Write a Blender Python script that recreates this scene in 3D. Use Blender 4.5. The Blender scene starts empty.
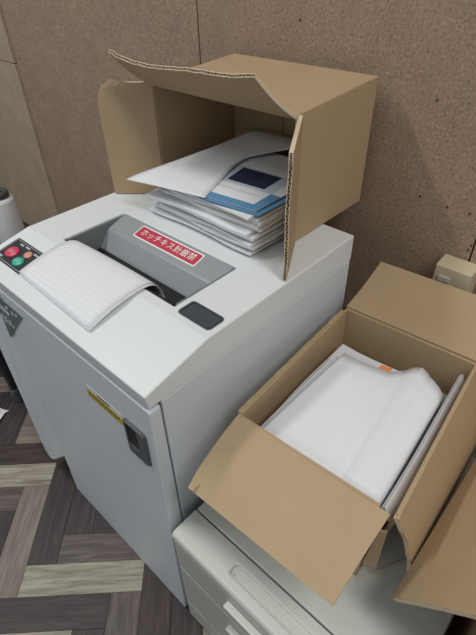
import bpy, bmesh, math, random
from mathutils import Vector, Matrix
random.seed(7)
SC = bpy.context.scene
COL = SC.collection

# ------------------------------------------------------------------ scale
# Layout units: camera height above the shredder lid = 1 unit. 1 unit = 0.42 m, floor at -2.62.
S = 0.42
ZF = -2.62
def T(p): return Vector((p[0]*S, p[1]*S, (p[2]-ZF)*S))

# ------------------------------------------------------------------ camera
FPX = 469.34
yaw, pitch, roll = math.radians(-43.516), math.radians(39.193), math.radians(-1.5226)
cam = bpy.data.cameras.new('camera')
cam.sensor_fit = 'HORIZONTAL'; cam.sensor_width = 36.0; cam.lens = 36.0*FPX/476.0
cam.clip_start = 0.02
camo = bpy.data.objects.new('camera', cam); COL.objects.link(camo)
_f = Vector((math.sin(yaw)*math.cos(pitch), math.cos(yaw)*math.cos(pitch), -math.sin(pitch)))
_r = Vector((math.cos(yaw), -math.sin(yaw), 0)); _u = _r.cross(_f)
_r2 = _r*math.cos(roll)+_u*math.sin(roll); _u2 = -_r*math.sin(roll)+_u*math.cos(roll)
m = Matrix((( _r2.x, _u2.x, -_f.x), (_r2.y, _u2.y, -_f.y), (_r2.z, _u2.z, -_f.z))).to_4x4()
m.translation = T((0, 0, 0)); camo.matrix_world = m
SC.camera = camo

# ------------------------------------------------------------------ world and lights
SC.view_settings.view_transform = 'Standard'; SC.view_settings.look = 'None'
SC.view_settings.exposure = -0.12; SC.view_settings.gamma = 1.0; SC.view_settings.use_curve_mapping = False
w = bpy.data.worlds.new('room_air'); SC.world = w; w.use_nodes = True
bg = w.node_tree.nodes['Background']; bg.inputs[0].default_value = (0.86, 0.95, 1.0, 1); bg.inputs[1].default_value = 0.36
def area(name, loc, sx, sy, power, col=(1, 0.99, 0.97), rot=(0, 0, 0)):
    l = bpy.data.lights.new(name, 'AREA'); l.shape = 'RECTANGLE'; l.size = sx; l.size_y = sy
    l.energy = power; l.color = col
    o = bpy.data.objects.new(name, l); COL.objects.link(o); o.location = loc; o.rotation_euler = rot
    return o
# ceiling fluorescent fittings of the office
area('ceiling_light_west', (-1.62, -0.35, 2.45), 0.16, 1.2, 24)
area('ceiling_light_east', (1.0, 0.1, 2.45), 1.2, 0.35, 27)
area('ceiling_light_south', (-0.5, -1.9, 2.45), 1.2, 0.35, 10)

# ------------------------------------------------------------------ materials
def newmat(name):
    m = bpy.data.materials.new(name); m.use_nodes = True
    nt = m.node_tree; b = nt.nodes['Principled BSDF']
    return m, nt, b
def N(nt, t, **kw):
    n = nt.nodes.new(t)
    for k, v in kw.items():
        if k in n.inputs.keys(): n.inputs[k].default_value = v
        else: setattr(n, k, v)
    return n
def ramp(nt, fac, stops):
    r = nt.nodes.new('ShaderNodeValToRGB'); e = r.color_ramp.elements
    while len(e) < len(stops): e.new(0.5)
    for i, (p, c) in enumerate(stops): e[i].position = p; e[i].color = (*c, 1)
    nt.links.new(fac, r.inputs[0]); return r
def paint(name, col, rough=0.45, bump=0.15, scale=900, var=0.04, spec=0.5, metal=0.0):
    m, nt, b = newmat(name); tc = N(nt, 'ShaderNodeTexCoord')
    n1 = N(nt, 'ShaderNodeTexNoise', Scale=6.0, Detail=5.0); nt.links.new(tc.outputs['Object'], n1.inputs['Vector'])
    r = ramp(nt, n1.outputs[0], [(0.3, tuple(c*(1-var) for c in col)), (0.7, tuple(min(1, c*(1+var)) for c in col))])
    nt.links.new(r.outputs[0], b.inputs['Base Color'])
    b.inputs['Roughness'].default_value = rough; b.inputs['Specular IOR Level'].default_value = spec; b.inputs['Metallic'].default_value = metal
    if bump:
        n2 = N(nt, 'ShaderNodeTexNoise', Scale=float(scale), Detail=2.0); nt.links.new(tc.outputs['Object'], n2.inputs['Vector'])
        bp = N(nt, 'ShaderNodeBump', Strength=bump, Distance=0.0006); nt.links.new(n2.outputs[0], bp.inputs['Height'])
        nt.links.new(bp.outputs[0], b.inputs['Normal'])
    return m
def cardboard(name, col):
    m, nt, b = newmat(name); tc = N(nt, 'ShaderNodeTexCoord')
    n1 = N(nt, 'ShaderNodeTexNoise', Scale=9.0, Detail=6.0, Roughness=0.65); nt.links.new(tc.outputs['Object'], n1.inputs['Vector'])
    mp = N(nt, 'ShaderNodeMapping'); mp.inputs['Scale'].default_value = (60, 420, 420); nt.links.new(tc.outputs['Object'], mp.inputs[0])
    n2 = N(nt, 'ShaderNodeTexNoise', Scale=1.0, Detail=3.0); nt.links.new(mp.outputs[0], n2.inputs['Vector'])
    mx = N(nt, 'ShaderNodeMix'); mx.inputs[0].default_value = 0.4
    nt.links.new(n1.outputs[0], mx.inputs[2]); nt.links.new(n2.outputs[0], mx.inputs[3])
    r = ramp(nt, mx.outputs[0], [(0.25, tuple(c*0.93 for c in col)), (0.5, col), (0.75, tuple(c*1.06 for c in col))])
    nt.links.new(r.outputs[0], b.inputs['Base Color']); b.inputs['Roughness'].default_value = 0.75
    b.inputs['Specular IOR Level'].default_value = 0.25
    bp = N(nt, 'ShaderNodeBump', Strength=0.25, Distance=0.0008); nt.links.new(mx.outputs[0], bp.inputs['Height']); nt.links.new(bp.outputs[0], b.inputs['Normal'])
    return m
def particle_board(name, base, dark, lite):
    m, nt, b = newmat(name); tc = N(nt, 'ShaderNodeTexCoord')
    n1 = N(nt, 'ShaderNodeTexNoise', Scale=200.0, Detail=5.0, Roughness=0.75); nt.links.new(tc.outputs['Object'], n1.inputs['Vector'])
    n0 = N(nt, 'ShaderNodeTexNoise', Scale=14.0, Detail=4.0); nt.links.new(tc.outputs['Object'], n0.inputs['Vector'])
    r = ramp(nt, n1.outputs[0], [(0.30, dark), (0.47, base), (0.55, base), (0.72, lite)])
    v = N(nt, 'ShaderNodeTexVoronoi', Scale=26.0); nt.links.new(tc.outputs['Object'], v.inputs['Vector'])
    lt = N(nt, 'ShaderNodeMath', operation='LESS_THAN'); lt.inputs[1].default_value = 0.045; nt.links.new(v.outputs['Distance'], lt.inputs[0])
    n4 = N(nt, 'ShaderNodeTexNoise', Scale=5.0); nt.links.new(tc.outputs['Object'], n4.inputs['Vector'])
    gt = N(nt, 'ShaderNodeMath', operation='GREATER_THAN'); gt.inputs[1].default_value = 0.54; nt.links.new(n4.outputs[0], gt.inputs[0])
    an = N(nt, 'ShaderNodeMath', operation='MULTIPLY'); nt.links.new(lt.outputs[0], an.inputs[0]); nt.links.new(gt.outputs[0], an.inputs[1])
    mx = N(nt, 'ShaderNodeMix', data_type='RGBA'); nt.links.new(an.outputs[0], mx.inputs[0]); nt.links.new(r.outputs[0], mx.inputs[6])
    mx.inputs[7].default_value = (dark[0]*0.9, dark[1]*0.5, dark[2]*0.45, 1)
    hs = N(nt, 'ShaderNodeMix', data_type='RGBA', blend_type='MULTIPLY'); hs.inputs[0].default_value = 0.5
    r0 = ramp(nt, n0.outputs[0], [(0.3, (0.82, 0.82, 0.82)), (0.7, (1.1, 1.1, 1.1))])
    nt.links.new(mx.outputs[2], hs.inputs[6]); nt.links.new(r0.outputs[0], hs.inputs[7])
    nt.links.new(hs.outputs[2], b.inputs['Base Color']); b.inputs['Roughness'].default_value = 0.7; b.inputs['Specular IOR Level'].default_value = 0.3
    bp = N(nt, 'ShaderNodeBump', Strength=0.3, Distance=0.001); nt.links.new(n1.outputs[0], bp.inputs['Height']); nt.links.new(bp.outputs[0], b.inputs['Normal'])
    return m
def wood(name, c1, c2, c3):
    m, nt, b = newmat(name); tc = N(nt, 'ShaderNodeTexCoord'); oi = N(nt, 'ShaderNodeObjectInfo')
    ad = N(nt, 'ShaderNodeVectorMath', operation='SCALE'); ad.inputs['Scale'].default_value = 7.0
    cb = N(nt, 'ShaderNodeCombineXYZ'); nt.links.new(oi.outputs['Random'], cb.inputs[0]); nt.links.new(oi.outputs['Random'], cb.inputs[1]); nt.links.new(cb.outputs[0], ad.inputs[0])
    a2 = N(nt, 'ShaderNodeVectorMath', operation='ADD'); nt.links.new(tc.outputs['Object'], a2.inputs[0]); nt.links.new(ad.outputs[0], a2.inputs[1])
    mp = N(nt, 'ShaderNodeMapping'); mp.inputs['Scale'].default_value = (8, 95, 9); nt.links.new(a2.outputs[0], mp.inputs[0])
    n1 = N(nt, 'ShaderNodeTexNoise', Scale=1.0, Detail=6.0, Roughness=0.65, Distortion=0.9); nt.links.new(mp.outputs[0], n1.inputs['Vector'])
    r = ramp(nt, n1.outputs[0], [(0.3, c1), (0.5, c2), (0.72, c3)])
    nt.links.new(r.outputs[0], b.inputs['Base Color']); b.inputs['Roughness'].default_value = 0.5; b.inputs['Specular IOR Level'].default_value = 0.35
    return m
def plain(name, col, rough=0.5, spec=0.5, metal=0.0):
    return paint(name, col, rough, 0, 1, 0.02, spec, metal)

def printed_paper(name, col):
    m, nt, b = newmat(name); tc = N(nt, 'ShaderNodeTexCoord')
    mp = N(nt, 'ShaderNodeMapping'); mp.inputs['Scale'].default_value = (1, 1, 0); nt.links.new(tc.outputs['Object'], mp.inputs[0])
    wv = N(nt, 'ShaderNodeTexWave', bands_direction='Y', Scale=38.0); nt.links.new(mp.outputs[0], wv.inputs['Vector'])
    mq = N(nt, 'ShaderNodeMapping'); mq.inputs['Scale'].default_value = (260, 60, 0); nt.links.new(tc.outputs['Object'], mq.inputs[0])
    ns = N(nt, 'ShaderNodeTexNoise', Scale=1.0, Detail=2.0); nt.links.new(mq.outputs[0], ns.inputs['Vector'])
    ml = N(nt, 'ShaderNodeMath', operation='MULTIPLY'); nt.links.new(wv.outputs[1], ml.inputs[0]); nt.links.new(ns.outputs[0], ml.inputs[1])
    r = ramp(nt, ml.outputs[0], [(0.22, col), (0.5, tuple(c*0.94 for c in col))])
    nt.links.new(r.outputs[0], b.inputs['Base Color']); b.inputs['Roughness'].default_value = 0.7; b.inputs['Specular IOR Level'].default_value = 0.25
    return m
M = dict(
    printed=printed_paper('printed_office_paper', (0.76, 0.77, 0.785)),
    lid=paint('shredder_lid_plastic', (0.71, 0.735, 0.735), 0.42, 0.25, 1400, 0.02),
    body=paint('shredder_white_steel', (0.62, 0.66, 0.69), 0.4, 0.12, 900, 0.025),
    silver=paint('silver_grey_plastic', (0.29, 0.305, 0.315), 0.38, 0.1, 1500, 0.03),
    recess=plain('recess_grey', (0.17, 0.18, 0.19), 0.5),
    black=plain('black_plastic', (0.012, 0.012, 0.013), 0.5),
    charcoal=plain('charcoal_plastic', (0.055, 0.062, 0.075), 0.45),
    handle=plain('handle_grey', (0.08, 0.085, 0.09), 0.35),
    panelblk=plain('control_panel_black', (0.02, 0.022, 0.025), 0.3),
    red=plain('label_red', (0.52, 0.035, 0.06), 0.35), redbtn=plain('button_red', (0.62, 0.05, 0.1), 0.35),
    green=plain('button_green', (0.03, 0.42, 0.29), 0.35), orange=plain('button_orange', (0.62, 0.28, 0.19), 0.35),
    whiteprint=plain('print_white', (0.85, 0.85, 0.85), 0.5), greyprint=plain('print_grey', (0.45, 0.47, 0.48), 0.5),
    yellow=plain('warning_yellow', (0.52, 0.40, 0.03), 0.5), blackprint=plain('print_black', (0.02, 0.02, 0.02), 0.5),
    labelgrey=plain('label_pale', (0.60, 0.63, 0.64), 0.4),
    badge=plain('badge_slate', (0.10, 0.14, 0.15), 0.35), badgegreen=plain('badge_green', (0.07, 0.17, 0.11), 0.4),
    card=cardboard('cardboard_kraft', (0.425, 0.303, 0.178)), card2=cardboard('cardboard_pale', (0.44, 0.322, 0.196)),
    flute=plain('cardboard_flute', (0.42, 0.31, 0.2), 0.85, 0.2), liner=plain('cardboard_cut_edge', (0.62, 0.5, 0.36), 0.85, 0.2),
    paper=paint('office_paper', (0.74, 0.75, 0.77), 0.7, 0.05, 300, 0.015, 0.25), paper2=paint('office_paper_warm', (0.76, 0.75, 0.70), 0.7, 0.05, 300, 0.015, 0.25),
    paper3=paint('office_paper_grey', (0.66, 0.67, 0.68), 0.7, 0.05, 300, 0.015, 0.25),
    orangepaper=plain('orange_paper', (0.75, 0.26, 0.07), 0.7, 0.2),
    blueprint=plain('print_blue', (0.11, 0.27, 0.44), 0.6, 0.2), navyprint=plain('print_navy', (0.025, 0.035, 0.07), 0.5, 0.3),
    paleblue=plain('print_pale_blue', (0.50, 0.56, 0.64), 0.6, 0.2),
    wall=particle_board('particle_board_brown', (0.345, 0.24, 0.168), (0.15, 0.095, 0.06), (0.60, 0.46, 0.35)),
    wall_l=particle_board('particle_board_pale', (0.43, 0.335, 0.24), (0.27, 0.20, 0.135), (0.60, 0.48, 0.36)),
    groove=plain('joint_dark', (0.05, 0.035, 0.028), 0.8),
    cab=paint('cabinet_putty_plastic', (0.60, 0.61, 0.56), 0.45, 0.3, 1200, 0.02), cabd=paint('cabinet_drawer_plastic', (0.50, 0.50, 0.46), 0.45, 0.2, 1200, 0.02),
    cream=paint('cream_plastic', (0.60, 0.51, 0.34), 0.4, 0.05, 600, 0.03), tag=plain('grey_tag', (0.52, 0.52, 0.47), 0.4),
    steelblk=plain('black_steel', (0.012, 0.012, 0.013), 0.45), footgrey=plain('grey_rubber', (0.30, 0.31, 0.32), 0.55),
    caplid=plain('olive_black_plastic', (0.06, 0.06, 0.05), 0.4), canister=paint('canister_white', (0.66, 0.66, 0.65), 0.4, 0.05, 500, 0.02),
    stick=plain('pale_strip', (0.62, 0.56, 0.45), 0.7, 0.2), nail=plain('nail_dark', (0.04, 0.03, 0.025), 0.5),
    w_light=wood('plank_light', (0.14, 0.12, 0.09), (0.30, 0.27, 0.21), (0.47, 0.44, 0.36)),
    w_tan=wood('plank_tan', (0.13, 0.10, 0.08), (0.20, 0.165, 0.135), (0.28, 0.24, 0.20)),
    w_mid=wood('plank_mid', (0.06, 0.045, 0.04), (0.105, 0.082, 0.072), (0.17, 0.138, 0.12)),
    w_dark=wood('plank_dark', (0.024, 0.018, 0.018), (0.046, 0.036, 0.034), (0.085, 0.068, 0.064)),
    w_red=wood('plank_redbrown', (0.026, 0.017, 0.016), (0.048, 0.033, 0.030), (0.085, 0.06, 0.054)),
)

# ------------------------------------------------------------------ helpers
def thing(name, base, label, cat, group=None):
    o = bpy.data.objects.new(name, None); o.empty_display_size = 0.05; COL.objects.link(o)
    o.location = T(base); tag(o, label, cat, group); return o
def tag(o, label, cat, group=None, kind=None):
    if label: o['label'] = label
    if cat: o['category'] = cat
    if group: o['group'] = group
    if kind: o['kind'] = kind
    return o
def root_loc(o):
    v = Vector((0, 0, 0))
    while o: v = v + o.location; o = o.parent
    return v
def obj(name, verts, faces, mat, parent=None, base=None, smooth=False, bevel=0.0, mats=None, fmat=None, seg=2):
    """verts in layout units (world); base = origin in layout units when top-level"""
    me = bpy.data.meshes.new(name)
    if parent is not None: org = root_loc(parent)
    else: org = T(base) if base is not None else Vector((0, 0, 0))
    me.from_pydata([T(v)-org for v in verts], [], faces)
    bm = bmesh.new(); bm.from_mesh(me); bmesh.ops.recalc_face_normals(bm, faces=bm.faces); bm.to_mesh(me); bm.free()
    for mm in (mats or [mat]): me.materials.append(mm)
    if fmat:
        for i, p in enumerate(me.polygons): p.material_index = fmat[i]
    if smooth:
        for p in me.polygons: p.use_smooth = True
    me.update()
    o = bpy.data.objects.new(name, me); COL.objects.link(o)
    if parent is not None: o.parent = parent
    else: o.location = org
    if bevel > 0:
        b = o.modifiers.new('bevel', 'BEVEL'); b.width = bevel*S; b.segments = seg; b.limit_method = 'ANGLE'; b.angle_limit = math.radians(30)
        b.harden_normals = False
    return o
def box_vf(x0, x1, y0, y1, z0, z1):
    v = [(x0,y0,z0),(x1,y0,z0),(x1,y1,z0),(x0,y1,z0),(x0,y0,z1),(x1,y0,z1),(x1,y1,z1),(x0,y1,z1)]
    f = [(0,3,2,1),(4,5,6,7),(0,1,5,4),(1,2,6,5),(2,3,7,6),(3,0,4,7)]
    return v, f
def box(name, x0, x1, y0, y1, z0, z1, mat, parent=None, base=None, bevel=0.0, seg=2):
    v, f = box_vf(x0, x1, y0, y1, z0, z1); return obj(name, v, f, mat, parent, base, bevel=bevel, seg=seg)
def join(*parts):
    V, F = [], []
    for v, f in parts:
        o = len(V); V += list(v); F += [tuple(i+o for i in q) for q in f]
    return V, F
def prism_x(prof, x0, x1):
    """closed YZ profile extruded along X"""
    n = len(prof); v = [(x0, y, z) for y, z in prof]+[(x1, y, z) for y, z in prof]
    f = [tuple(range(n-1, -1, -1)), tuple(range(n, 2*n))]+[(i, (i+1) % n, n+(i+1) % n, n+i) for i in range(n)]
    return v, f
def prism_poly(poly, fn, d):
    """2D polygon mapped through fn(u, v, depth), extruded from depth 0 to d"""
    n = len(poly); v = [fn(a, b, 0) for a, b in poly]+[fn(a, b, d) for a, b in poly]
    f = [tuple(range(n-1, -1, -1)), tuple(range(n, 2*n))]+[(i, (i+1) % n, n+(i+1) % n, n+i) for i in range(n)]
    return v, f
def rrect(x0, x1, y0, y1, r, n=5):
    p = []
    for cx, cy, a0 in ((x1-r, y1-r, 0), (x0+r, y1-r, 90), (x0+r, y0+r, 180), (x1-r, y0+r, 270)):
        for i in range(n+1):
            a = math.radians(a0+90*i/n); p.append((cx+r*math.cos(a), cy+r*math.sin(a)))
    return p
def lathe(prof, cx, cy, n=32):
    """prof = [(r, z)...] closed at ends"""
    v, f = [], []
    for r, z in prof:
        for i in range(n):
            a = 2*math.pi*i/n; v.append((cx+r*math.cos(a), cy+r*math.sin(a), z))
    for k in range(len(prof)-1):
        for i in range(n): f.append((k*n+i, k*n+(i+1) % n, (k+1)*n+(i+1) % n, (k+1)*n+i))
    f.append(tuple(range(n-1, -1, -1))); f.append(tuple((len(prof)-1)*n+i for i in range(n)))
    return v, f
def grid_slab(P, ns, nt, th, up=None):
    """sheet with thickness: P(s,t) in layout units, offset th along the normal"""
    pts = [[Vector(P(i/ns, j/nt)) for j in range(nt+1)] for i in range(ns+1)]
    v, f = [], []
    def nrm(i, j):
        a = pts[min(i+1, ns)][j]-pts[max(i-1, 0)][j]; b = pts[i][min(j+1, nt)]-pts[i][max(j-1, 0)]
        n = a.cross(b); return n.normalized() if n.length > 1e-12 else Vector((0, 0, 1))
    for k in (0, 1):
        for i in range(ns+1):
            for j in range(nt+1):
                q = pts[i][j]+nrm(i, j)*(th*k); v.append(tuple(q))
    L = (ns+1)*(nt+1); id = lambda k, i, j: k*L+i*(nt+1)+j
    for i in range(ns):
        for j in range(nt):
            f.append((id(0,i,j), id(0,i,j+1), id(0,i+1,j+1), id(0,i+1,j)))
            f.append((id(1,i,j), id(1,i+1,j), id(1,i+1,j+1), id(1,i,j+1)))
    for i in range(ns):
        f.append((id(0,i,0), id(0,i+1,0), id(1,i+1,0), id(1,i,0))); f.append((id(0,i,nt), id(1,i,nt), id(1,i+1,nt), id(0,i+1,nt)))
    for j in range(nt):
        f.append((id(0,0,j), id(1,0,j), id(1,0,j+1), id(0,0,j+1))); f.append((id(0,ns,j), id(0,ns,j+1), id(1,ns,j+1), id(1,ns,j)))
    return v, f
def lerp(a, b, t): return tuple(a[i]+(b[i]-a[i])*t for i in range(3))
def bilin(A, B, C, D):
    """s along A->B, t along A->D"""
    return lambda s, t: lerp(lerp(A, B, s), lerp(D, C, s), t)
def sheet(name, P, ns, nt, th, mat, parent=None, base=None, smooth=False):
    v, f = grid_slab(P, ns, nt, th); return obj(name, v, f, mat, parent, base, smooth=smooth)
BT = 0.0105   # board thickness of corrugated cardboard (about 4.4 mm)
def corrugated(name, P, nt, parent, mat, th=0.0145, wave=0.025, length=0.8, label=None):
    """corrugated board: two liners and the flute between them, open at t = 0 and t = 1 (flutes run along t)"""
    waves = max(4, int(length/wave)); ns = waves*6
    def nrm(s, t):
        e = 1e-3
        a = Vector(P(min(s+e,1), t))-Vector(P(max(s-e,0), t)); b = Vector(P(s, min(t+e,1)))-Vector(P(s, max(t-e,0)))
        return a.cross(b).normalized()
    lt = th*0.2
    v1, f1 = grid_slab(P, 24, nt, lt)
    P2 = lambda s, t: tuple(Vector(P(s, t))+nrm(s, t)*(th-lt))
    v2, f2 = grid_slab(P2, 24, nt, lt)
    vv, ff = [], []; ft = 0.2
    for kk in (0, 1):
        for i in range(ns+1):
            s = i/ns; h = th*(0.5-ft/2+0.34*math.sin(2*math.pi*waves*s)+ft*kk)
            for j in range(nt+1): vv.append(tuple(Vector(P(s, j/nt))+nrm(s, j/nt)*h))
    LL = (ns+1)*(nt+1)
    for i in range(ns):
        for j in range(nt):
            a = i*(nt+1)+j
            for q in (0, LL): ff.append((q+a, q+a+1, q+a+nt+2, q+a+nt+1))
        a = i*(nt+1)+nt; ff.append((a, LL+a, LL+a+nt+1, a+nt+1))
    # flat cut sides at s = 0 and s = 1
    sv, sf = [], []
    for s in (0.0, 1.0):
        o = len(sv)
        for j in range(nt+1):
            sv.append(P(s, j/nt)); sv.append(tuple(Vector(P(s, j/nt))+nrm(s, j/nt)*th))
        for j in range(nt): sf.append((o+2*j, o+2*j+1, o+2*j+3, o+2*j+2))
    cv, cf = [], []
    for i in range(25): cv.append(P(i/24, 0.0)); cv.append(tuple(Vector(P(i/24, 0.0))+nrm(i/24, 0.0)*th))
    for i in range(24): cf.append((2*i, 2*i+1, 2*i+3, 2*i+2))
    V, F = join((v1, f1), (v2, f2), (vv, ff), (sv, sf), (cv, cf))
    nl = len(f1)+len(f2)
    def endface(fl, k): return 0
    fm = [0]*nl+[1]*len(ff)+[2]*len(sf)+[0]*len(cf)
    # liner cut edges are paler
    me_f = F
    o = obj(name, V, me_f, None, parent, mats=[mat, M['flute'], M['liner']], fmat=fm)
    n24 = 24
    for base_i in (0, len(f1)):
        st = base_i+2*n24*nt
        for k in range(st, st+2*n24): o.data.polygons[k].material_index = 2
    if label: o['label'] = label
    return o
def plate(name, A, B, C, D, th, mat, parent, bevel=0.0):
    """flat slab on quad ABCD with thickness th along the normal (A->B x A->D)"""
    return sheet(name, bilin(A, B, C, D), 1, 1, th, mat, parent)
def text_mesh(name, body, size, O, ex, ey, mat, parent, depth=0.0006, bold=0.0):
    """flat lettering: O centre, ex/ey unit directions in layout units"""
    cu = bpy.data.curves.new(name, 'FONT'); cu.body = body; cu.size = size; cu.align_x = 'CENTER'; cu.align_y = 'CENTER'; cu.offset = bold; cu.resolution_u = 2; cu.space_character = 1.06
    t = bpy.data.objects.new(name, cu); COL.objects.link(t)
    bpy.context.view_layer.update()
    me0 = bpy.data.meshes.new_from_object(t.evaluated_get(bpy.context.evaluated_depsgraph_get()))
    O = Vector(O); ex = Vector(ex).normalized(); ey = Vector(ey).normalized(); en = ex.cross(ey)
    vs = [tuple(O+ex*v.co.x+ey*v.co.y+en*depth) for v in me0.vertices]; fs = [tuple(p.vertices) for p in me0.polygons]
    bpy.data.objects.remove(t); bpy.data.curves.remove(cu)
    return obj(name, vs, fs, mat, parent)

# ================================================================== SETTING
YW = 2.0   # wall plane
# floor with herringbone planks
fl = box('floor', -9, 6, -7, YW+0.06, ZF-0.12, ZF-0.012, M['w_dark'], base=(0, 0, ZF)); tag(fl, 'dark brown herringbone plank floor', 'floor', kind='structure')
PW = 0.16; a0, b0 = -1.15, 1.01; R2 = math.sqrt(2)
def ab(a, b): return ((a-b)/R2, (a+b)/R2)
tones = ['w_light', 'w_tan', 'w_mid', 'w_dark', 'w_red']
g = 0.0007
plank_me = {}
for tn in tones:
    o = box('plank', -2*PW+g, 2*PW-g, -PW/2+g, PW/2-g, ZF-0.012, ZF, M[tn], base=(0, 0, ZF), bevel=0.002, seg=1)
    me = o.data; bm = bmesh.new(); bm.from_mesh(me)
    bmesh.ops.bevel(bm, geom=[e for e in bm.edges if all(v.co.z > -1e-4 for v in e.verts)], offset=0.0004, segments=1, affect='EDGES')
    bm.to_mesh(me); bm.free(); bpy.data.objects.remove(o); plank_me[tn] = me
fixed = {('h',0,0):'w_light', ('h',1,0):'w_mid', ('h',-1,0):'w_dark', ('h',-2,0):'w_light', ('h',-3,0):'w_mid', ('h',0,-1):'w_light', ('h',1,-1):'w_red', ('h',2,-1):'w_tan',
         ('h',3,-1):'w_red', ('h',-1,-1):'w_mid', ('v',0,0):'w_dark', ('v',-1,0):'w_tan', ('v',-1,1):'w_mid', ('v',0,1):'w_red', ('v',1,1):'w_dark', ('v',1,0):'w_dark', ('v',-2,0):'w_dark',
         ('v',2,0):'w_mid', ('v',0,-1):'w_dark', ('v',1,-1):'w_dark', ('v',-3,0):'w_mid', ('v',-2,1):'w_dark', ('h',2,0):'w_dark', ('v',2,-1):'w_tan'}
planks = []
for j in range(-4, 5):
    for i in range(-26, 27):
        oa = a0+i*PW+4*PW*j; ob = b0+i*PW-4*PW*j
        for kind in 'hv':
            ca, cb = (oa+2*PW, ob+PW/2) if kind == 'h' else (oa+PW/2, ob+PW+2*PW)
            x, y = ab(ca, cb)
            if y > YW-0.25 or y < -1.6 or x < -4.6 or x > 1.2: continue
            planks.append(((x+1.7)**2+(y-0.2)**2, x, y, kind, i, j))
planks.sort()
rest = []
for k, (d, x, y, kind, i, j) in enumerate(planks[:296]):
    tn = fixed.get((kind, i, j)) or random.choice(['w_light', 'w_tan', 'w_mid', 'w_dark', 'w_dark', 'w_red', 'w_mid'])
    o = bpy.data.objects.new('plank', plank_me[tn]); COL.objects.link(o); o.parent = fl
    o.location = T((x, y, ZF))-fl.location; o.rotation_euler.z = math.radians(45 if kind == 'h' else 135)
# back wall: boards with joints
wl = box('wall_back', -9, 6, YW+0.045, YW+0.20, ZF, 3.2, M['groove'], base=(0, YW+0.1, ZF)); tag(wl, 'brown particle board wall behind the shredder', 'wall', kind='structure')
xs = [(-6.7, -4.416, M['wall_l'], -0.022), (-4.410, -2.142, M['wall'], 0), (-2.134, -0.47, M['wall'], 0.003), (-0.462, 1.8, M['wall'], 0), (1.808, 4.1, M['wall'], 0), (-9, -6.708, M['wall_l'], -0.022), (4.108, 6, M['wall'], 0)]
for x0, x1, mt, dy in xs:
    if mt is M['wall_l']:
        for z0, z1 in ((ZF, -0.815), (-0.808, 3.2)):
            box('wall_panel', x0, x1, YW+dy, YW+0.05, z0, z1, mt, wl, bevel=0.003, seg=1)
    else: box('wall_panel', x0, x1, YW+dy, YW+0.05, ZF, 3.2, mt, wl, bevel=0.002, seg=1)
def wall_pt(px, py):   # pixel on the wall plane
    q = _r2*((px-238)/FPX)+_u2*(-(py-317.5)/FPX)+_f
    k = YW/q.y; return q.x*k, q.z*k
for px, py in ((470, 214), (471, 246), (468, 250), (447, 207), (420, 196), (437, 100), (300, 20)):
    x, z = wall_pt(px, py)
    v, f = prism_poly([(0.0045*math.cos(a*math.pi/4), 0.0045*math.sin(a*math.pi/4)) for a in range(8)], lambda u, w_, d: (x+u, YW+0.004-d, z+w_), 0.006)
    obj('nail_head', v, f, M['nail'], wl)

# ================================================================== SHREDDER
XL, XR, YF, YB = -2.0, -0.845, 0.478, 1.623
sh = thing('paper_shredder', ((XL+XR)/2, 1.05, ZF), 'white office paper shredder with grey feed slot and control buttons', 'shredder')
# cabinet body behind the door
box('body', XL+0.002, XR, 0.536, YB-0.004, ZF+0.03, -1.118, M['body'], sh, bevel=0.006)
# lid with slot opening
SX0, SX1, SY0, SY1 = -1.775, -1.055, 0.79, 1.112
KY = 0.745
xsL = [XL, SX0, SX1, XR]; ysL = [YF, KY, SY0, SY1, YB]
def zt(y): return -1.0 if y >= KY else -1.0-0.056*(KY-y)/(KY-YF)
V = []; F = []
idx = {}
for i, x in enumerate(xsL):
    for j, y in enumerate(ysL): idx[i, j] = len(V); V.append((x, y, zt(y)))
for i in range(3):
    for j in range(4):
        if i == 1 and j == 2: continue
        F.append((idx[i,j], idx[i+1,j], idx[i+1,j+1], idx[i,j+1]))
ZB = -1.113
low = {}
for (i, j) in [(i, 0) for i in range(4)]+[(3, j) for j in range(1, 5)]+[(i, 4) for i in (2, 1, 0)]+[(0, j) for j in (3, 2, 1)]:
    low[i, j] = len(V); y = ysL[j]; V.append((xsL[i], y+(0.008 if j == 0 else 0), ZB))
ring = [(i, 0) for i in range(4)]+[(3, j) for j in range(1, 5)]+[(i, 4) for i in (2, 1, 0)]+[(0, j) for j in (3, 2, 1)]
for k in range(len(ring)):
    p, q = ring[k], ring[(k+1) % len(ring)]
    F.append((idx[p], low[p], low[q], idx[q]))
# slot walls down to the underside
sl = {}
for c in ((1,2),(2,2),(2,3),(1,3)): sl[c] = len(V); V.append((xsL[c[0]], ysL[c[1]], ZB))
for p, q in (((1,2),(2,2)),((2,2),(2,3)),((2,3),(1,3)),((1,3),(1,2))): F.append((idx[p], sl[p], sl[q], idx[q]))
lid = obj('lid', V, F, M['lid'], sh, bevel=0.006, seg=3)
# feed opening: dark recess shell, guide bar, slit
e = 0.002
rec = []
rec.append(box_vf(SX0+e, SX0+0.012, SY0+e, SY1-e, -1.1105, -1.006))
rec.append(box_vf(SX1-0.012, SX1-e, SY0+e, SY1-e, -1.1105, -1.006))
for r_ in rec: obj('slot_lining', *r_, M['recess'], sh)
box('slot_front', SX0+e, SX1-e, SY0+e, SY0+0.012, -1.1105, -1.006, M['black'], sh)
box('slot_floor', SX0+e, SX1-e, SY0+e, SY1-e, -1.1165, -1.111, M['black'], sh)
prof = [(SY1-e, -0.999), (1.006, -1.030), (0.998, -1.036), (0.944, -1.106), (0.944, -1.1105), (SY1-e, -1.1105)]
bar = obj('feed_guide', *prism_x(prof, SX0+0.013, SX1-0.013), M['silver'], sh, bevel=0.004)
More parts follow.
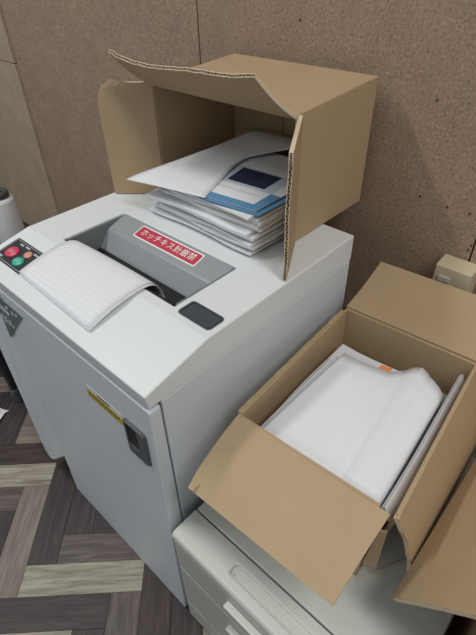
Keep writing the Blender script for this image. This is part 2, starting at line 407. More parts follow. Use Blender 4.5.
# red caution label on the guide bar's upper face
ey = Vector((0, SY1-1.006, 0.031)).normalized(); ex = Vector((1, 0, 0)); en = ex.cross(ey)
LC = Vector((-1.410, 1.062, -1.0145))+en*0.0012
mapL = lambda u, v, d: tuple(LC+ex*u+ey*v+en*d)
lb = obj('caution_label', *prism_poly(rrect(-0.197, 0.197, -0.036, 0.036, 0.008), mapL, 0.0014), M['whiteprint'], bar)
lb['label'] = 'red caution label with white border and white lettering'
obj('label_field', *prism_poly(rrect(-0.191, 0.191, -0.030, 0.030, 0.006), lambda u, v, d: mapL(u, v, d+0.0014), 0.0008), M['red'], bar)
text_mesh('lettering', 'ホッチキス針厳禁', 0.042, LC+en*0.0024, ex, ey, M['whiteprint'], bar)
# control panel on the sloping front of the lid
sl_d = Vector((0, KY-YF, 0.056)).normalized(); sn = ex.cross(sl_d)
def onslope(x, y, d=0.0): return tuple(Vector((x, y, zt(y)))+sn*d)
pm = lambda u, v, d: onslope(u, v, d+0.0008)
cp = obj('control_panel', *prism_poly(rrect(-1.955, -1.722, 0.547, 0.677, 0.008), pm, 0.0022), M['panelblk'], sh, smooth=False)
# pale outline on the panel
ol = []
for (x0, x1, y0, y1) in ((-1.948, -1.731, 0.668, 0.670), (-1.948, -1.731, 0.554, 0.556), (-1.733, -1.731, 0.554, 0.670), (-1.948, -1.946, 0.554, 0.670)):
    ol.append(prism_poly([(x0, y0), (x1, y0), (x1, y1), (x0, y1)], lambda u, v, d: pm(u, v, d+0.0022), 0.0005))
obj('panel_outline', *join(*ol), M['greyprint'], cp)
for nm, x, y, rx, ry, mt, lb_ in (('stop_button', -1.888, 0.606, 0.036, 0.030, 'redbtn', 'red oval button'), ('start_button', -1.802, 0.587, 0.030, 0.024, 'green', 'green oval button'), ('reverse_button', -1.800, 0.634, 0.021, 0.019, 'orange', 'small pale orange button')):
    vs, fs = [], []
    n = 20
    rings = ((1.0, 0.0022), (1.0, 0.006), (0.88, 0.0085), (0.4, 0.0095))
    for k, (sc_, h) in enumerate(rings):
        for i in range(n):
            a = 2*math.pi*i/n; vs.append(pm(x+rx*sc_*math.cos(a), y+ry*sc_*math.sin(a), h))
    for k in range(len(rings)-1):
        for i in range(n): fs.append((k*n+i, k*n+(i+1) % n, (k+1)*n+(i+1) % n, (k+1)*n+i))
    fs.append(tuple(3*n+i for i in range(n)))
    bo = obj(nm, vs, fs, M[mt], cp, smooth=True); bo['label'] = lb_
    pr_ = [prism_poly([(x-rx*0.45, y+dy), (x+rx*0.45, y+dy), (x+rx*0.45, y+dy+0.003), (x-rx*0.45, y+dy+0.003)], lambda u, v, d: pm(u, v, d+0.0096), 0.0004) for dy in (-0.006, 0.003)]
    if nm != 'reverse_button': obj('button_print', *join(*pr_), M['greyprint'], cp)
for x0, x1, y0 in ((-1.905, -1.875, 0.652), (-1.862, -1.828, 0.655), (-1.783, -1.750, 0.648), (-1.935, -1.905, 0.563)):
    obj('panel_print', *prism_poly([(x0, y0), (x1, y0), (x1, y0+0.008), (x0, y0+0.008)], lambda u, v, d: pm(u, v, d+0.0022), 0.0004), M['greyprint'], cp)
# dark tray on the right of the lid
tr = obj('finger_tray', *prism_poly(rrect(-1.024, -0.868, 0.772, 0.855, 0.016), lambda u, v, d: (u, v, -1.0+0.0006+d), 0.004), M['charcoal'], sh, bevel=0.0015)
tr['label'] = 'dark charcoal tray set in the lid'
inner = rrect(-1.012, -0.880, 0.783, 0.844, 0.010); outer = rrect(-1.020, -0.872, 0.776, 0.851, 0.013); n = len(inner)
vs = [(u, v, -0.9954) for u, v in outer]+[(u, v, -0.992) for u, v in outer]+[(u, v, -0.992) for u, v in inner]+[(u, v, -0.9954) for u, v in inner]
fs = [(k*n+i, k*n+(i+1) % n, (k+1)*n+(i+1) % n, (k+1)*n+i) for k in range(3) for i in range(n)]
obj('tray_rim', vs, fs, M['charcoal'], tr)
# front: door, side skirt
def door_y(z): return 0.482-0.030*(-1.13-z)/1.49
def door_at(px, py):
    q = _r2*((px-238)/FPX)+_u2*(-(py-317.5)/FPX)+_f
    k = (0.482+0.030*1.13/1.49)/(q.y-0.030/1.49*q.z)
    return q.x*k, q.z*k
DX0 = -1.83
rp = rrect(DX0-0.0, XR, ZF+0.006, -1.130, 0.012, 3)
dr = obj('door', *prism_poly(rp, lambda u, v, d: (u, door_y(v)+d*(0.528-door_y(v)), v), 1.0), M['body'], sh, bevel=0.006, seg=3)
# left skirt panel beside the door, raised above the floor, rounded lower corner
SKP = [(-2.0, -1.130), (-2.045, -1.35), (-2.076, -1.596), (-2.090, -1.961), (-2.112, -2.20), (-2.122, -2.38), (-2.118, -2.46), (-2.095, -2.515), (-2.055, -2.525), (-2.00, -2.475), (-1.93, -2.40), (-1.86, -2.325), (DX0+0.001, -2.30), (DX0+0.001, -1.130)]
def skirt(u, v, d):
    k = min(1, max(0, (DX0-u)/0.20))*min(1, max(0, (-1.13-v)/0.35))
    y = (door_y(v)+0.004)*(1-k)+0.440*k
    return (u, y*(1-d)+0.525*d, v)
obj('side_skirt', *prism_poly(SKP, skirt, 1.0), M['body'], sh, bevel=0.012, seg=3)
# handle recess
hm = lambda u, v, d: (u, door_y(v)-0.0005-d, v)
def door_poly(pxs): return [door_at(*q) for q in pxs]
(hx0, hz1), (hx1, _), (_, hz0) = door_at(123.6, 416), door_at(145.5, 433), door_at(152, 467)
hf = rrect(hx0, hx1, hz0, hz1, 0.016)
hd = obj('door_handle', *prism_poly(hf, hm, 0.003), M['handle'], dr); hd['label'] = 'dark grey recessed door handle'
inn = rrect(hx0+0.012, hx1-0.046, hz0+0.05, hz1-0.014, 0.008); n = len(inn)
vs = [hm(u, v, 0.003) for u, v in rrect(hx0+0.003, hx1-0.003, hz0+0.003, hz1-0.003, 0.014)]+[hm(u, v, 0.010) for u, v in rrect(hx0+0.007, hx1-0.007, hz0+0.008, hz1-0.007, 0.012)]+[hm(u, v, 0.009) for u, v in inn]+[hm(u, v, 0.0032) for u, v in inn]
fs = [(k*n+i, k*n+(i+1) % n, (k+1)*n+(i+1) % n, (k+1)*n+i) for k in range(3) for i in range(n)]
obj('handle_rim', vs, fs, M['handle'], dr)
obj('handle_pocket', *prism_poly(rrect(hx0+0.013, hx1-0.047, hz0+0.051, hz1-0.015, 0.007), hm, 0.0036), M['black'], dr)
# yellow warning label
(wx0, wz1), (wx1, _), (_, wz0) = door_at(85.8, 383.7), door_at(121.8, 415), door_at(122, 424)
wlb = obj('warning_label', *prism_poly(rrect(wx0, wx1, wz0, wz1, 0.004), hm, 0.0012), M['labelgrey'], dr); wlb['label'] = 'yellow warning label with small black print'
wm = wz0+(wz1-wz0)*0.66
obj('label_field', *prism_poly([(wx0, wz0), (wx1, wz0), (wx1, wm), (wx0, wm)], hm, 0.0018), M['yellow'], dr)
tx = []
for k in range(5):
    x = wx0+(wx1-wx0)*(0.33+0.07*k); tx.append(prism_poly([(x, wm+0.004), (x+0.010, wm+0.004), (x+0.010, wm+0.015), (x, wm+0.015)], hm, 0.0018))
for row in (0.2, 0.42):
    x = wx0+0.01
    while x < wx1-0.03:
        wd = random.uniform(0.01, 0.03); zz = wz0+(wz1-wz0)*row; tx.append(prism_poly([(x, zz), (x+wd, zz), (x+wd, zz+0.005), (x, zz+0.005)], hm, 0.0024)); x += wd+0.006
tp = obj('label_print', *join(*tx), M['blackprint'], dr); tp['kind'] = 'stuff'
# emblem sticker on the left of the door, running over the seam to the skirt
em_d = lambda u, v, d: (u, door_y(v)-0.0010-d, v)
em = obj('emblem_sticker', *prism_poly(door_poly([(23, 317.5), (11, 337), (3, 317), (-12, 300), (-10, 288), (0, 297.5)]), em_d, 0.002), M['badge'], dr)
em['label'] = 'dark slate sticker with pale strokes and a green foot'
obj('emblem_foot', *prism_poly(door_poly([(14, 322), (11, 335.5), (4, 318), (5, 316)]), em_d, 0.0028), M['badgegreen'], dr)
for (x0, z0, x1, z1, w_) in ((-2, 303, 10, 315, 1.6), (2, 313, 4, 318, 2), (6, 316, 8, 322, 2), (10, 320, 12, 325, 2), (13.5, 325, 15, 328, 1.2), (12, 311, 14, 315, 1.4), (16, 314, 17.5, 317, 1.4), (6, 306, 8, 309, 1.4)):
    d_ = Vector((x1-x0, z1-z0)).normalized()*w_/2; nx, nz = -d_.y, d_.x
    obj('emblem_stroke', *prism_poly(door_poly([(x0+nx, z0+nz), (x1+nx, z1+nz), (x1-nx, z1-nz), (x0-nx, z0-nz)]), em_d, 0.0036), M['greyprint'], dr)
# casters under the body
for cx, cy in ((XL+0.12, 0.68), (XR-0.12, 0.68), (XL+0.12, YB-0.12), (XR-0.12, YB-0.12)):
    n = 14; vs, fs = [], []
    for sx in (-0.03, 0.03):
        for i in range(n): a = 2*math.pi*i/n; vs.append((cx+sx, cy+0.0145*math.cos(a), ZF+0.0152+0.0145*math.sin(a)))
    fs = [tuple(range(n)), tuple(range(2*n-1, n-1, -1))]+[(i, (i+1) % n, n+(i+1) % n, n+i) for i in range(n)]
    obj('caster', vs, fs, M['black'], sh)

# sheets of paper curving out of the feed slot
def cat(pts, t):
    n = len(pts)-1; x = min(max(t, 0), 1)*n; i = min(int(x), n-1); u = x-i
    p0 = pts[max(i-1, 0)]; p1 = pts[i]; p2 = pts[i+1]; p3 = pts[min(i+2, n)]
    return tuple(0.5*((2*p1[k])+(-p0[k]+p2[k])*u+(2*p0[k]-5*p1[k]+4*p2[k]-p3[k])*u*u+(-p0[k]+3*p1[k]-3*p2[k]+p3[k])*u**3) for k in range(len(p1)))
def slot_sheet(dz, dy, dx):
    left = [(0.872, -1.108), (0.864, -1.075), (0.848, -1.035), (0.815, -1.006), (0.765, -0.996), (0.69, -1.003), (0.62, -1.016), (0.553, -1.0335)]
    right = [(0.872, -1.108), (0.866, -1.07), (0.852, -1.03), (0.826, -1.001), (0.780, -0.990), (0.70, -0.995), (0.62, -1.010), (0.538, -1.037)]
    def P(s, t):
        a = cat(left, t); b = cat(right, t); y = a[0]+(b[0]-a[0])*s; z = a[1]+(b[1]-a[1])*s
        x = (-1.738+0.006*t)+(0.513)*s+dx
        bow = 0.006*math.sin(math.pi*s)*math.sin(math.pi*t)
        return (x, y-dy*t, z+bow+dz)
    return P
for k, (dz, dy, dx, lab) in enumerate(((0.0035, 0.0, 0.0, 'top white sheet of paper hanging out of the shredder feed slot'), (0.0, 0.006, 0.012, 'lower white sheet peeking out under the sheet in the shredder slot'))):
    o = sheet('paper_sheet', slot_sheet(dz, dy, dx), 12, 28, 0.0012, M['printed'], base=(-1.48, 0.7, -1.0), smooth=True)
    tag(o, lab, 'paper', 'sheets in the shredder slot')

# ================================================================== CARTON ON THE SHREDDER
bx0, bx1, by0, by1, bz0, bz1 = -1.8, -1.0, 1.385, 1.92, -0.998, -0.470
c1 = thing('cardboard_box', (-1.4, 1.65, -1.0), 'brown cardboard box lying on its side on the shredder, open flaps facing front', 'box', 'cardboard cartons')
zr = 0.03  # the rear of the top sits a little higher
bzt = bz1-0.014
o4 = [(bx0, bz0), (bx1, bz0), (bx1, bzt), (bx0, bzt)]; i4 = [(bx0+BT, bz0+BT), (bx1-BT, bz0+BT), (bx1-BT, bzt-BT), (bx0+BT, bzt-BT)]
vs = []
for y in (by0, by1):
    for lp in (o4, i4): vs += [(x, y, z+(zr if y == by1 and z > -0.7 else 0)) for x, z in lp]
fs = []
for i in range(4):
    j = (i+1) % 4
    fs += [(i, j, 8+j, 8+i), (4+i, 12+i, 12+j, 4+j), (i, 4+i, 4+j, j), (8+i, 8+j, 12+j, 12+i)]
obj('sleeve', vs, fs, M['card'], c1, bevel=0.006, seg=3)
# rear closed by two flaps meeting at a joint
jx = -1.463
plate('rear_flap', (bx0+BT, by1-BT, bz0+BT), (jx-0.003, by1-BT, bz0+BT), (jx-0.003, by1-BT, bz1-0.014-BT+zr), (bx0+BT, by1-BT, bz1-0.014-BT+zr), BT*0.9, M['card'], c1)
plate('rear_flap', (jx+0.003, by1-BT, bz0+BT), (bx1-BT, by1-BT, bz0+BT), (bx1-BT, by1-BT, bz1-0.014-BT+zr), (jx+0.003, by1-BT, bz1-0.014-BT+zr), BT*0.9, M['card'], c1)
plate('rear_inner_panel', (bx0+BT, by1-0.002, bz0+BT), (bx1-BT, by1-0.002, bz0+BT), (bx1-BT, by1-0.002, bz1-0.03+zr), (bx0+BT, by1-0.002, bz1-0.03+zr), -BT*0.7, M['card'], c1)
# top flap, raised and wavy at its outer edge
ctrl = [(-1.805, -0.185, 0.149), (-1.72, -0.168, 0.128), (-1.62, -0.158, 0.116), (-1.50, -0.165, 0.124), (-1.38, -0.168, 0.132), (-1.28, -0.174, 0.139), (-1.16, -0.17, 0.140), (-1.045, -0.172, 0.158)]
def topflap(s, t):
    c = cat(ctrl, s); x = bx0+(bx1-bx0)*s
    xe = c[0]+0.004*math.sin(s*40)
    e_ = 0.004*math.sin(s*55)+0.003*math.sin(s*23+1)
    bend = 0.012*math.sin(math.pi*t)
    return (x+(xe-x)*t, by0+(c[1]+e_)*t, bz1-0.014+c[2]*t-bend-BT*0.5)
corrugated('top_flap', topflap, 6, c1, M['card'], length=0.8, label='raised top flap with a wavy torn corrugated edge')
# right flap swung forward
def rightflap(s, t):
    # s up the height, t outward
    z = bz0+0.003+(bz1-0.02-bz0)*s
    z -= 0.035*t*max(0, (s-0.85)/0.15)
    k = t+0.01*math.sin(s*30)*t
    return (bx1+(0.137+0.002*math.sin(s*9))*k, by0-0.232*k, z)
corrugated('right_flap', rightflap, 4, c1, M['card'], length=0.5, label='right flap seen edge on with open corrugation')
# left flap swung out, rounded upper corner
def leftflap(s, t):
    z = bz0+0.003+(bz1-0.018-bz0)*s
    lim = 1.0
    if s > 0.8: q = (s-0.8)/0.2; lim = 1-0.26*(1-math.sqrt(max(0, 1-q*q)))
    k = t*lim
    return (bx0-0.185*k, by0-0.165*k-0.010*math.sin(math.pi*t), z)
corrugated('left_flap', leftflap, 6, c1, M['card'], length=0.5)
# torn fold fibres at the upper right corner
plate('torn_fold', (-1.004, by0-0.012, -0.50), (-0.990, by0-0.016, -0.50), (-0.985, by0-0.008, -0.585), (-1.006, by0-0.010, -0.60), 0.004, M['liner'], c1)

# papers inside the carton
def bundle(x0, x1, y0, y1, z, th, rot, seed, droop):
    r = random.Random(seed); cx, cy = (x0+x1)/2, (y0+y1)/2; ca, sa = math.cos(rot), math.sin(rot)
    ph = [r.uniform(0, 6.28) for _ in range(4)]
    def P(s, t):
        u = x0+(x1-x0)*s-cx; v = y0+(y1-y0)*t-cy
        u += 0.004*math.sin(6*t+ph[0]); v += 0.006*math.sin(7*s+ph[1])+0.0012*math.sin(19*s+ph[3])
        d = -droop*(max(0, 0.35-t)/0.35)**2*(0.6+0.4*math.sin(3*s+ph[2]))
        return (cx+u*ca-v*sa, cy+u*sa+v*ca, z+d+0.0015*math.sin(9*s+ph[2]))
    return P
ORD = ['lowest', 'second', 'third', 'fourth', 'fifth', 'sixth', 'seventh', 'eighth', 'ninth', 'tenth', 'eleventh', 'topmost']
z = -0.984
rs = random.Random(3)
tops = []
nb = 12
for k in range(nb):
    th = 0.0098+rs.uniform(-0.004, 0.004)
    fy = 1.185+rs.uniform(-0.02, 0.035)+0.002*k; lx = -1.685+rs.uniform(-0.015, 0.04)+0.004*k; rx = -1.045+rs.uniform(-0.04, 0.012)
    if k in (3, 8): lx += 0.035
    if k in (5, 11): fy -= 0.02
    P = bundle(lx, rx, fy, fy+0.58, z, th, rs.uniform(-0.03, 0.02), k, 0.0 if k < 2 else 0.003)
    o = sheet('paper_bundle', P, 14, 8, th, M[('paper', 'paper', 'paper2', 'paper', 'paper')[rs.randrange(5)]], base=(-1.35, 1.45, z))
    tag(o, ORD[k]+(' white paper bundle' if k in (0, 11) else ' white paper bundle from the bottom')+' of the stack inside the box on the shredder', 'paper', 'paper bundles stacked in the carton'); z += th+0.0032
ztop = z
# folded booklets whose rounded folds stick out at the front right
for k, (x0, x1, fy, zz, r_) in enumerate(()): pass
# blue brochure
bzz = ztop+0.004
A, B, C, D = (-1.375, 1.200, bzz), (-1.065, 1.235, bzz+0.002), (-1.06, 1.74, bzz+0.012), (-1.50, 1.72, bzz+0.012)
br = sheet('brochure', bilin(A, B, C, D), 4, 4, 0.0022, M['paper'], base=(-1.28, 1.45, bzz)); tag(br, 'printed brochure with blue border and dark photo on the paper stack', 'brochure')
def brq(s0, s1, t0, t1, mat, nm, d=0.0028):
    P = bilin(A, B, C, D)
    o = obj(nm, [tuple(Vector(P(s, t))+Vector((0, 0, d))) for s, t in ((s0,t0),(s1,t0),(s1,t1),(s0,t1))], [(0,1,2,3)], mat, br); return o
brq(0.0, 1.0, 0.0, 0.085, M['blueprint'], 'blue_border')
brq(0.86, 1.0, 0.085, 0.30, M['blueprint'], 'blue_border')
brq(0.02, 0.86, 0.30, 0.62, M['paleblue'], 'pale_picture')
brq(0.18, 0.72, 0.34, 0.60, M['navyprint'], 'dark_picture', 0.0032)
brq(0.05, 0.84, 0.215, 0.225, M['paleblue'], 'rule_line', 0.0032)
# second blue-edged leaflet under the brochure
lf = sheet('leaflet', bilin((-1.34, 1.185, bzz-0.0035), (-1.04, 1.222, bzz-0.0035), (-1.03, 1.60, bzz-0.0025), (-1.48, 1.58, bzz-0.0025)), 3, 3, 0.0018, M['blueprint'], base=(-1.25, 1.35, bzz-0.004))
tag(lf, 'blue-edged leaflet just under the printed brochure on the stack', 'leaflet')
# large white sheet on top, drooping at its left tip
top_l = [(-1.745, 1.135, bzz-0.022), (-1.70, 1.20, bzz+0.004), (-1.65, 1.42, bzz+0.022), (-1.62, 1.62, bzz+0.036), (-1.60, 1.86, bzz+0.055)]
top_r = [(-1.295, 1.190, bzz+0.0045), (-1.345, 1.31, bzz+0.008), (-1.42, 1.54, bzz+0.022), (-1.37, 1.66, bzz+0.034), (-1.22, 1.86, bzz+0.052)]
o = sheet('paper_sheet', lambda s, t: tuple(Vector(lerp(cat(top_l, t), cat(top_r, t), s))+Vector((0, 0, 0.003*math.sin(math.pi*s)))), 12, 16, 0.0012, M['paper'], base=(-1.5, 1.5, bzz), smooth=True)
tag(o, 'large plain white sheet with drooping corner on top of the stack in the box', 'paper')

# ================================================================== DRAWER CABINET
cb = thing('drawer_cabinet', (-0.35, 0.95, ZF), 'low off-white plastic drawer cabinet beside the shredder', 'cabinet')
KX0, KX1, KF, KB, KT = -0.805, 0.105, 0.45, 1.55, -1.78
box('carcass', KX0, KX1, KF+0.012, KB, ZF+0.01, -1.815, M['cabd'], cb, bevel=0.01)
# top with a rounded front lip and inset panel
GZ = KT-0.014
lipp = [(KF-0.004, -1.815), (KF-0.004, -1.797), (KF+0.002, -1.786), (KF+0.012, KT), (KF+0.012, GZ), (0.578, GZ), (0.578, -1.815)]
lo = rrect(KX0-0.003, KX1+0.003, KF+0.012, 0.574, 0.0005); li = rrect(-0.555, -0.10, 0.484, 0.540, 0.018); lj = rrect(-0.548, -0.107, 0.490, 0.534, 0.014); n = len(lo)
vs = [(u, v, GZ) for u, v in lo]+[(u, v, KT) for u, v in lo]+[(u, v, KT) for u, v in li]+[(u, v, KT-0.003) for u, v in lj]+[(u, v, KT-0.0125) for u, v in lj]
fs = [(k*n+i, k*n+(i+1) % n, (k+1)*n+(i+1) % n, (k+1)*n+i) for k in range(4) for i in range(n)]+[tuple(range(4*n, 5*n))]
lip = obj('front_lip', *join(prism_x(lipp, KX0-0.003, KX1+0.003), (vs, fs)), M['cab'], cb)
box('top_panel', KX0-0.003, KX1+0.003, 0.582, KB+0.003, -1.815, KT, M['cab'], cb, bevel=0.006)
vs, fs = prism_poly(rrect(-0.543, -0.527, 0.496, 0.504, 0.0035), lambda u, v, d: (u, v, KT-0.0124+d), 0.006); obj('groove_pin', vs, fs, M['cabd'], lip)
zs = [-1.822, -2.055, -2.42, ZF+0.03]
for k in range(3):
    z1, z0 = zs[k], zs[k+1]+0.010
    d_ = obj('drawer', *prism_poly(rrect(KX0+0.002, KX1-0.002, z0, z1, 0.008, 3), lambda u, v, d: (u, KF-0.004+d, v), 0.024), M['cabd'], cb, bevel=0.004)
    hp = [(KF-0.005, z1-0.085), (KF-0.030, z1-0.062), (KF-0.034, z1-0.050), (KF-0.026, z1-0.044), (KF-0.005, z1-0.050)]
    hb = obj('drawer_handle', *prism_x(hp, -0.51, -0.19), M['cab'], d_, bevel=0.003)
for cx, cy in ((KX0+0.06, KF+0.08), (KX1-0.06, KF+0.08), (KX0+0.06, KB-0.08), (KX1-0.06, KB-0.08)):
    box('foot', cx-0.03, cx+0.03, cy-0.03, cy+0.03, ZF, ZF+0.012, M['cabd'], cb)

# ================================================================== CARTON ON THE CABINET
ZT = -1.30; zb = KT+0.001
FL = Vector((-0.734, 0.758, 0)); BL = Vector((-0.777, 1.525, 0)); FR = Vector((-0.138, 0.787, 0)); BR = Vector((-0.206, 1.555, 0)); FRf = Vector((-0.163, 0.784, 0))
c2 = thing('cardboard_box', (-0.47, 1.15, KT), 'open cardboard box full of white paper standing on the drawer cabinet', 'box', 'cardboard cartons')
def at(p, z): return (p.x, p.y, z)
ctr = (FL+FR+BL+BR)/4
plate('bottom_panel', at(FL, zb), (FR.x-0.062, FR.y, zb), at(BR, zb), at(BL, zb), BT, M['card'], c2)
def wallp(nm, a, b, z0=None, z1=None):
    z0 = zb+BT if z0 is None else z0; z1 = ZT if z1 is None else z1
    inn = (ctr-(a+b)/2); dirv = (b-a); nn = Vector((dirv.y, -dirv.x, 0)); sgn = 1 if nn.dot(inn) > 0 else -1
    return plate(nm, at(a, z0), at(b, z0), at(b, z1), at(a, z1), BT*sgn, M['card'], c2)
wallp('front_panel', FL, FL+(FR-FL)*0.90); wallp('back_panel', BL, BR)
wallp('side_panel', FL+(BL-FL).normalized()*BT*1.2, BL-(BL-FL).normalized()*BT*1.2); 
_a, _b = FR+(BR-FR).normalized()*0.012, BR-(BR-FR).normalized()*BT*1.2
plate('side_panel', (_a.x-0.062, _a.y+0.02, zb+BT), (_b.x, _b.y, zb+BT), at(_b, ZT), at(_a, ZT), -BT, M['card'], c2)
# front flap hanging out over the cabinet's edge
FLe = Vector((-0.715, 0.487, -1.40)); FRe = Vector((-0.163, 0.509, -1.40))
def frontflap(s, t):
    p = lerp(at(FL, ZT), at(FRf, ZT), s); q = lerp(FLe, FRe, s); r = Vector(lerp(p, q, t)); r.z += 0.012*math.sin(math.pi*t)
    if t > 0.9 and s < 0.06: r.x += (t-0.9)*0.06
    return tuple(r+Vector((0, 0, 0.001)))
corrugated('front_flap', frontflap, 5, c2, M['card2'], length=0.55)
BLe = Vector((-0.780, 1.800, -1.20)); BRe = Vector((-0.245, 1.835, -1.20))
def backflap(s, t):
    p = lerp(at(BL, ZT), at(BR, ZT), s); q = lerp(BLe, BRe, s); r = Vector(lerp(p, q, t)); r.z -= 0.010*math.sin(math.pi*t); return tuple(r)
corrugated('back_flap', backflap, 5, c2, M['card'], length=0.55)
RFe = Vector((-0.062, 0.822, -1.585)); RBe = Vector((-0.092, 1.56, -1.585))
def rflap2(s, t):
    p = lerp(at(FR, ZT), at(BR, ZT), s); q = lerp(RFe, RBe, s); r = Vector(lerp(p, q, t)); r.x += 0.02*math.sin(math.pi*t*0.9)
    r.y += 0.0025*math.sin(t*25)*(1 if s < 0.02 else 0); return tuple(r)
corrugated('right_flap', rflap2, 6, c2, M['card'], length=0.75)
LFe = Vector((-0.748, 0.778, -1.56)); LBe = Vector((-0.792, 1.51, -1.56))
corrugated('left_flap', lambda s, t: lerp(lerp((FL.x-0.001, FL.y+0.02, ZT-0.004), (BL.x-0.001, BL.y-0.02, ZT-0.004), s), lerp(LFe, LBe, s), t), 3, c2, M['card'], length=0.75)
# torn corner hanging below the front right edge
plate('torn_corner', (-0.172, 0.765, -1.385), (-0.150, 0.772, -1.375), (-0.145, 0.768, -1.60), (-0.186, 0.755, -1.605), 0.008, M['card'], c2)
# papers in the carton
zp = zb+BT+0.003
ORP = ['bottom', 'second', 'third', 'fourth', 'fifth', 'upper', 'topmost']
k = 0
rs = random.Random(11)
while zp < -1.425:
    th = 0.055
    P = bundle(-0.715+rs.uniform(0, 0.012), -0.235+rs.uniform(-0.01, 0.01), 0.86, 1.44+rs.uniform(-0.02, 0.02), zp, th, rs.uniform(-0.012, 0.012)+0.05, 40+k, 0)
    o = sheet('paper_pile', P, 6, 6, th, M['paper'], base=(-0.48, 1.1, zp)); tag(o, ORP[k]+' white paper pile under the curling sheet in the box on the cabinet', 'paper', 'paper piles in the carton on the cabinet'); zp += th+0.003; k += 1
# loose sheets showing at the left edge
for k, (dx, dz, dyb, lab) in enumerate(((-0.035, -0.012, 0.02, 'loose white sheet along the left side of the paper in the cabinet box'), (-0.018, -0.006, 0.0, 'second loose white sheet at the left of the paper in the cabinet box'))):
    P = bilin((-0.665+dx*0.6, 0.80, -1.378+dz), (-0.35, 0.80, -1.384+dz), (-0.42, 1.30+dyb, -1.378+dz), (-0.655+dx*1.0, 1.29+dyb, -1.370+dz))
    o = sheet('paper_sheet', P, 6, 6, 0.0014, M['paper3' if k == 0 else 'paper'], base=(-0.5, 1.1, -1.39)); tag(o, lab, 'paper')
# orange paper peeking out at the back
P = bilin((-0.53, 1.18, -1.368), (-0.45, 1.18, -1.368), (-0.462, 1.375, -1.358), (-0.505, 1.368, -1.360))
o = sheet('orange_sheet', P, 2, 2, 0.0014, M['orangepaper'], base=(-0.5, 1.28, -1.37)); tag(o, 'small orange paper corner peeking out behind the white sheets', 'paper')
# big top sheet, folded up along a ridge and rolling over on the right
front = [(-0.662, 0.784, -1.358), (-0.56, 0.788, -1.357), (-0.46, 0.792, -1.356), (-0.37, 0.797, -1.352), (-0.315, 0.802, -1.340), (-0.255, 0.807, -1.334), (-0.210, 0.812, -1.350), (-0.205, 0.812, -1.40)]
back = [(-0.652, 1.322, -1.352), (-0.585, 1.328, -1.357), (-0.51, 1.340, -1.357), (-0.45, 1.355, -1.352), (-0.376, 1.418, -1.326), (-0.305, 1.395, -1.332), (-0.252, 1.362, -1.347), (-0.246, 1.335, -1.40)]
def topsheet(s, t):
    r = Vector(lerp(cat(front, s), cat(back, s), t)); r.z += 0.003*math.sin(s*14+t*2)*math.sin(math.pi*t)-0.006*math.exp(-((s-0.50)/0.02)**2)+0.005*math.exp(-((s-0.60)/0.018)**2)-0.005*math.exp(-((s-0.68)/0.018)**2); return tuple(r)
o = sheet('paper_sheet', topsheet, 40, 12, -0.0014, M['paper'], base=(-0.46, 1.1, -1.37), smooth=True); tag(o, 'large curling white sheet covering the open box on the cabinet', 'paper')
# sheets standing on edge along the right wall
for k, (x, dx, zt_, lab) in enumerate(((-0.198, 0.0, -1.342, 'white sheet standing on edge nearest the curled sheet in the open box'), (-0.194, 0.004, -1.338, 'middle white sheet standing on edge in the open box'), (-0.190, 0.006, -1.332, 'white sheet standing on edge against the right wall of the open box'))):
    P = lambda s, t, x=x, zt_=zt_: (x-0.045*s+0.030*(1-t)+0.003*math.sin(5*s), 0.812+0.69*s, -1.385+(zt_+1.385)*t-0.004*math.sin(9*s)*t)
    o = sheet('paper_sheet', P, 8, 6, 0.0014, M['paper'], base=(x, 1.15, -1.70)); tag(o, lab, 'paper', 'sheets standing on edge')
# pale strip lying on the cabinet
v, f = box_vf(-0.105, 0.105, -0.007, 0.007, KT+0.0005, KT+0.006)
ang = math.atan2(0.185, 0.103); cxs, cys = -0.142, 0.862
v = [(cxs+a*math.cos(ang)-b*math.sin(ang), cys+a*math.sin(ang)+b*math.cos(ang), c) for a, b, c in v]
o = obj('strip', v, f, M['stick'], base=(cxs, cys, KT), bevel=0.001); tag(o, 'thin pale strip lying on the cabinet below the open box', 'strip')

# ================================================================== CARTON TO THE RIGHT
c3 = thing('cardboard_box', (0.5, 1.15, ZF), 'tall cardboard box at the right edge, flap sloping over the cabinet', 'box', 'cardboard cartons')
qx0, qx1, qy0, qy1, qz = 0.165, 0.80, 0.70, 1.50, -1.25
plate('bottom_panel', (qx0, qy0, ZF+0.001), (qx1, qy0, ZF+0.001), (qx1, qy1, ZF+0.001), (qx0, qy1, ZF+0.001), BT, M['card'], c3)
box('side_panel', qx0, qx0+BT, qy0, qy1, ZF+0.014, qz, M['card'], c3); box('side_panel', qx1-BT, qx1, qy0, qy1, ZF+0.014, qz, M['card'], c3)
box('front_panel', qx0+BT, qx1-BT, qy0, qy0+BT, ZF+0.014, qz, M['card'], c3); box('back_panel', qx0+BT, qx1-BT, qy1-BT, qy1, ZF+0.014, qz, M['card'], c3)
corrugated('left_flap', lambda s, t: (qx0-0.225*t, qy1+(qy0-0.012-qy1)*s-0.006*t*s, qz+0.002-0.252*t+0.008*math.sin(math.pi*t)), 4, c3, M['card'], length=0.8)
corrugated('front_flap', lambda s, t: (qx0+(qx1-qx0)*s, qy0-0.08*t, qz-0.27*t), 4, c3, M['card'], length=0.6)
corrugated('right_flap', lambda s, t: (qx1+0.12*t, qy0+(qy1-qy0)*s, qz-0.25*t), 3, c3, M['card'], length=0.8)

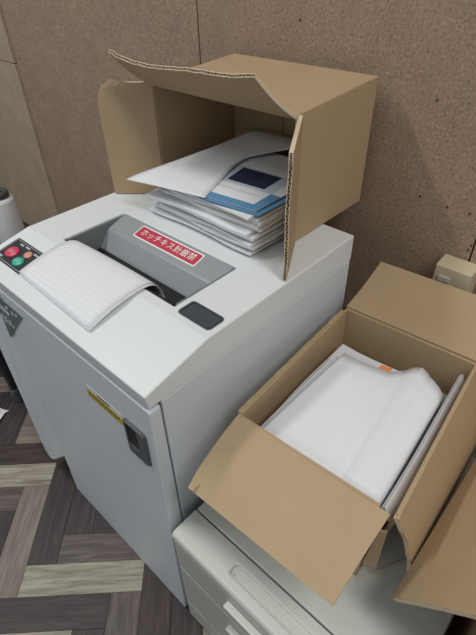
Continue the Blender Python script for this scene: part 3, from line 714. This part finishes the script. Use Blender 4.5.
# ================================================================== WALL BOX
wb = thing('outlet_box', (-0.488, 1.95, -1.44), 'cream plastic outlet box fixed to the brown wall behind the open carton', 'outlet box')
vv, ff = prism_poly([(-0.572, -1.44), (-0.405, -1.44), (-0.405, -1.153), (-0.572, -1.153)], lambda u, v, d: (u-(0.004 if d else 0)*(1 if u > -0.48 else -1), YW-d, v-(0.003 if d and v > -1.3 else 0)), 0.105)
obj('housing', vv, ff, M['cream'], wb, bevel=0.006)
v, f = box_vf(-0.545, -0.490, 1.888, 1.8955, -1.232, -1.205); obj('name_tag', v, f, M['tag'], wb, bevel=0.002)['label'] = 'small pale grey tag'

# ================================================================== LEFT: STAND AND CANISTER
st = thing('stand', (-3.1, 0.95, ZF), 'black steel stand with grey-footed legs left of the shredder', 'stand')
tz = -2.08
box('stand_top', -4.05, -2.74, 0.52, 1.50, tz-0.03, tz, M['steelblk'], st, bevel=0.004)
for lx, ly in ((-2.79, 0.57), (-3.98, 0.57), (-2.79, 1.44), (-3.98, 1.44)):
    lg = obj('leg', *lathe([(0.030, ZF+0.09), (0.030, tz-0.031)], lx, ly, 16), M['steelblk'], st)
    f_ = obj('foot_cap', *lathe([(0.040, ZF+0.001), (0.042, ZF+0.02), (0.036, ZF+0.115), (0.030, ZF+0.12)], lx, ly, 18), M['handle'], lg); f_['label'] = 'grey plastic foot cap'
box('lower_shelf', -3.94, -2.80, 0.60, 1.42, -2.36, -2.34, M['steelblk'], st)
cx, cy, ct, cr = -3.70, 1.235, -1.49, 0.108
cn = thing('canister', (cx, cy, tz), 'white round canister with a dark knobbed lid at the left edge', 'canister')
obj('shell', *lathe([(cr*0.97, tz+0.001), (cr, tz+0.01), (cr, ct-0.075), (cr*0.92, ct-0.055), (cr*0.7, ct-0.048)], cx, cy, 40), M['canister'], cn, smooth=True)
ld = obj('canister_lid', *lathe([(cr*0.72, ct-0.0478), (cr*0.76, ct-0.045), (cr*0.76, ct-0.012), (cr*0.70, ct), (cr*0.45, ct), (cr*0.42, ct-0.006), (cr*0.3, ct-0.006)], cx, cy, 40), M['caplid'], cn, smooth=True)
obj('lid_knob', *lathe([(cr*0.27, ct-0.0058), (cr*0.3, ct), (cr*0.27, ct+0.012), (cr*0.1, ct+0.016)], cx, cy, 20), M['footgrey'], ld, smooth=True)

# crumpled paper scrap on the floor
rs = random.Random(5); P0 = {}
def scrap(s, t):
    k = (round(s, 3), round(t, 3))
    if k not in P0: P0[k] = rs.uniform(0.0, 0.035)
    return (-2.93+0.22*s+0.02*math.sin(5*t), 0.30+0.15*t+0.02*math.sin(7*s), ZF+0.004+P0[k]*(0.3 if s in (0, 1) or t in (0, 1) else 1))
o = sheet('paper_scrap', scrap, 6, 5, 0.0015, M['paper'], base=(-2.8, 0.4, ZF)); tag(o, 'crumpled white paper scrap on the floor by the stand', 'paper scrap')
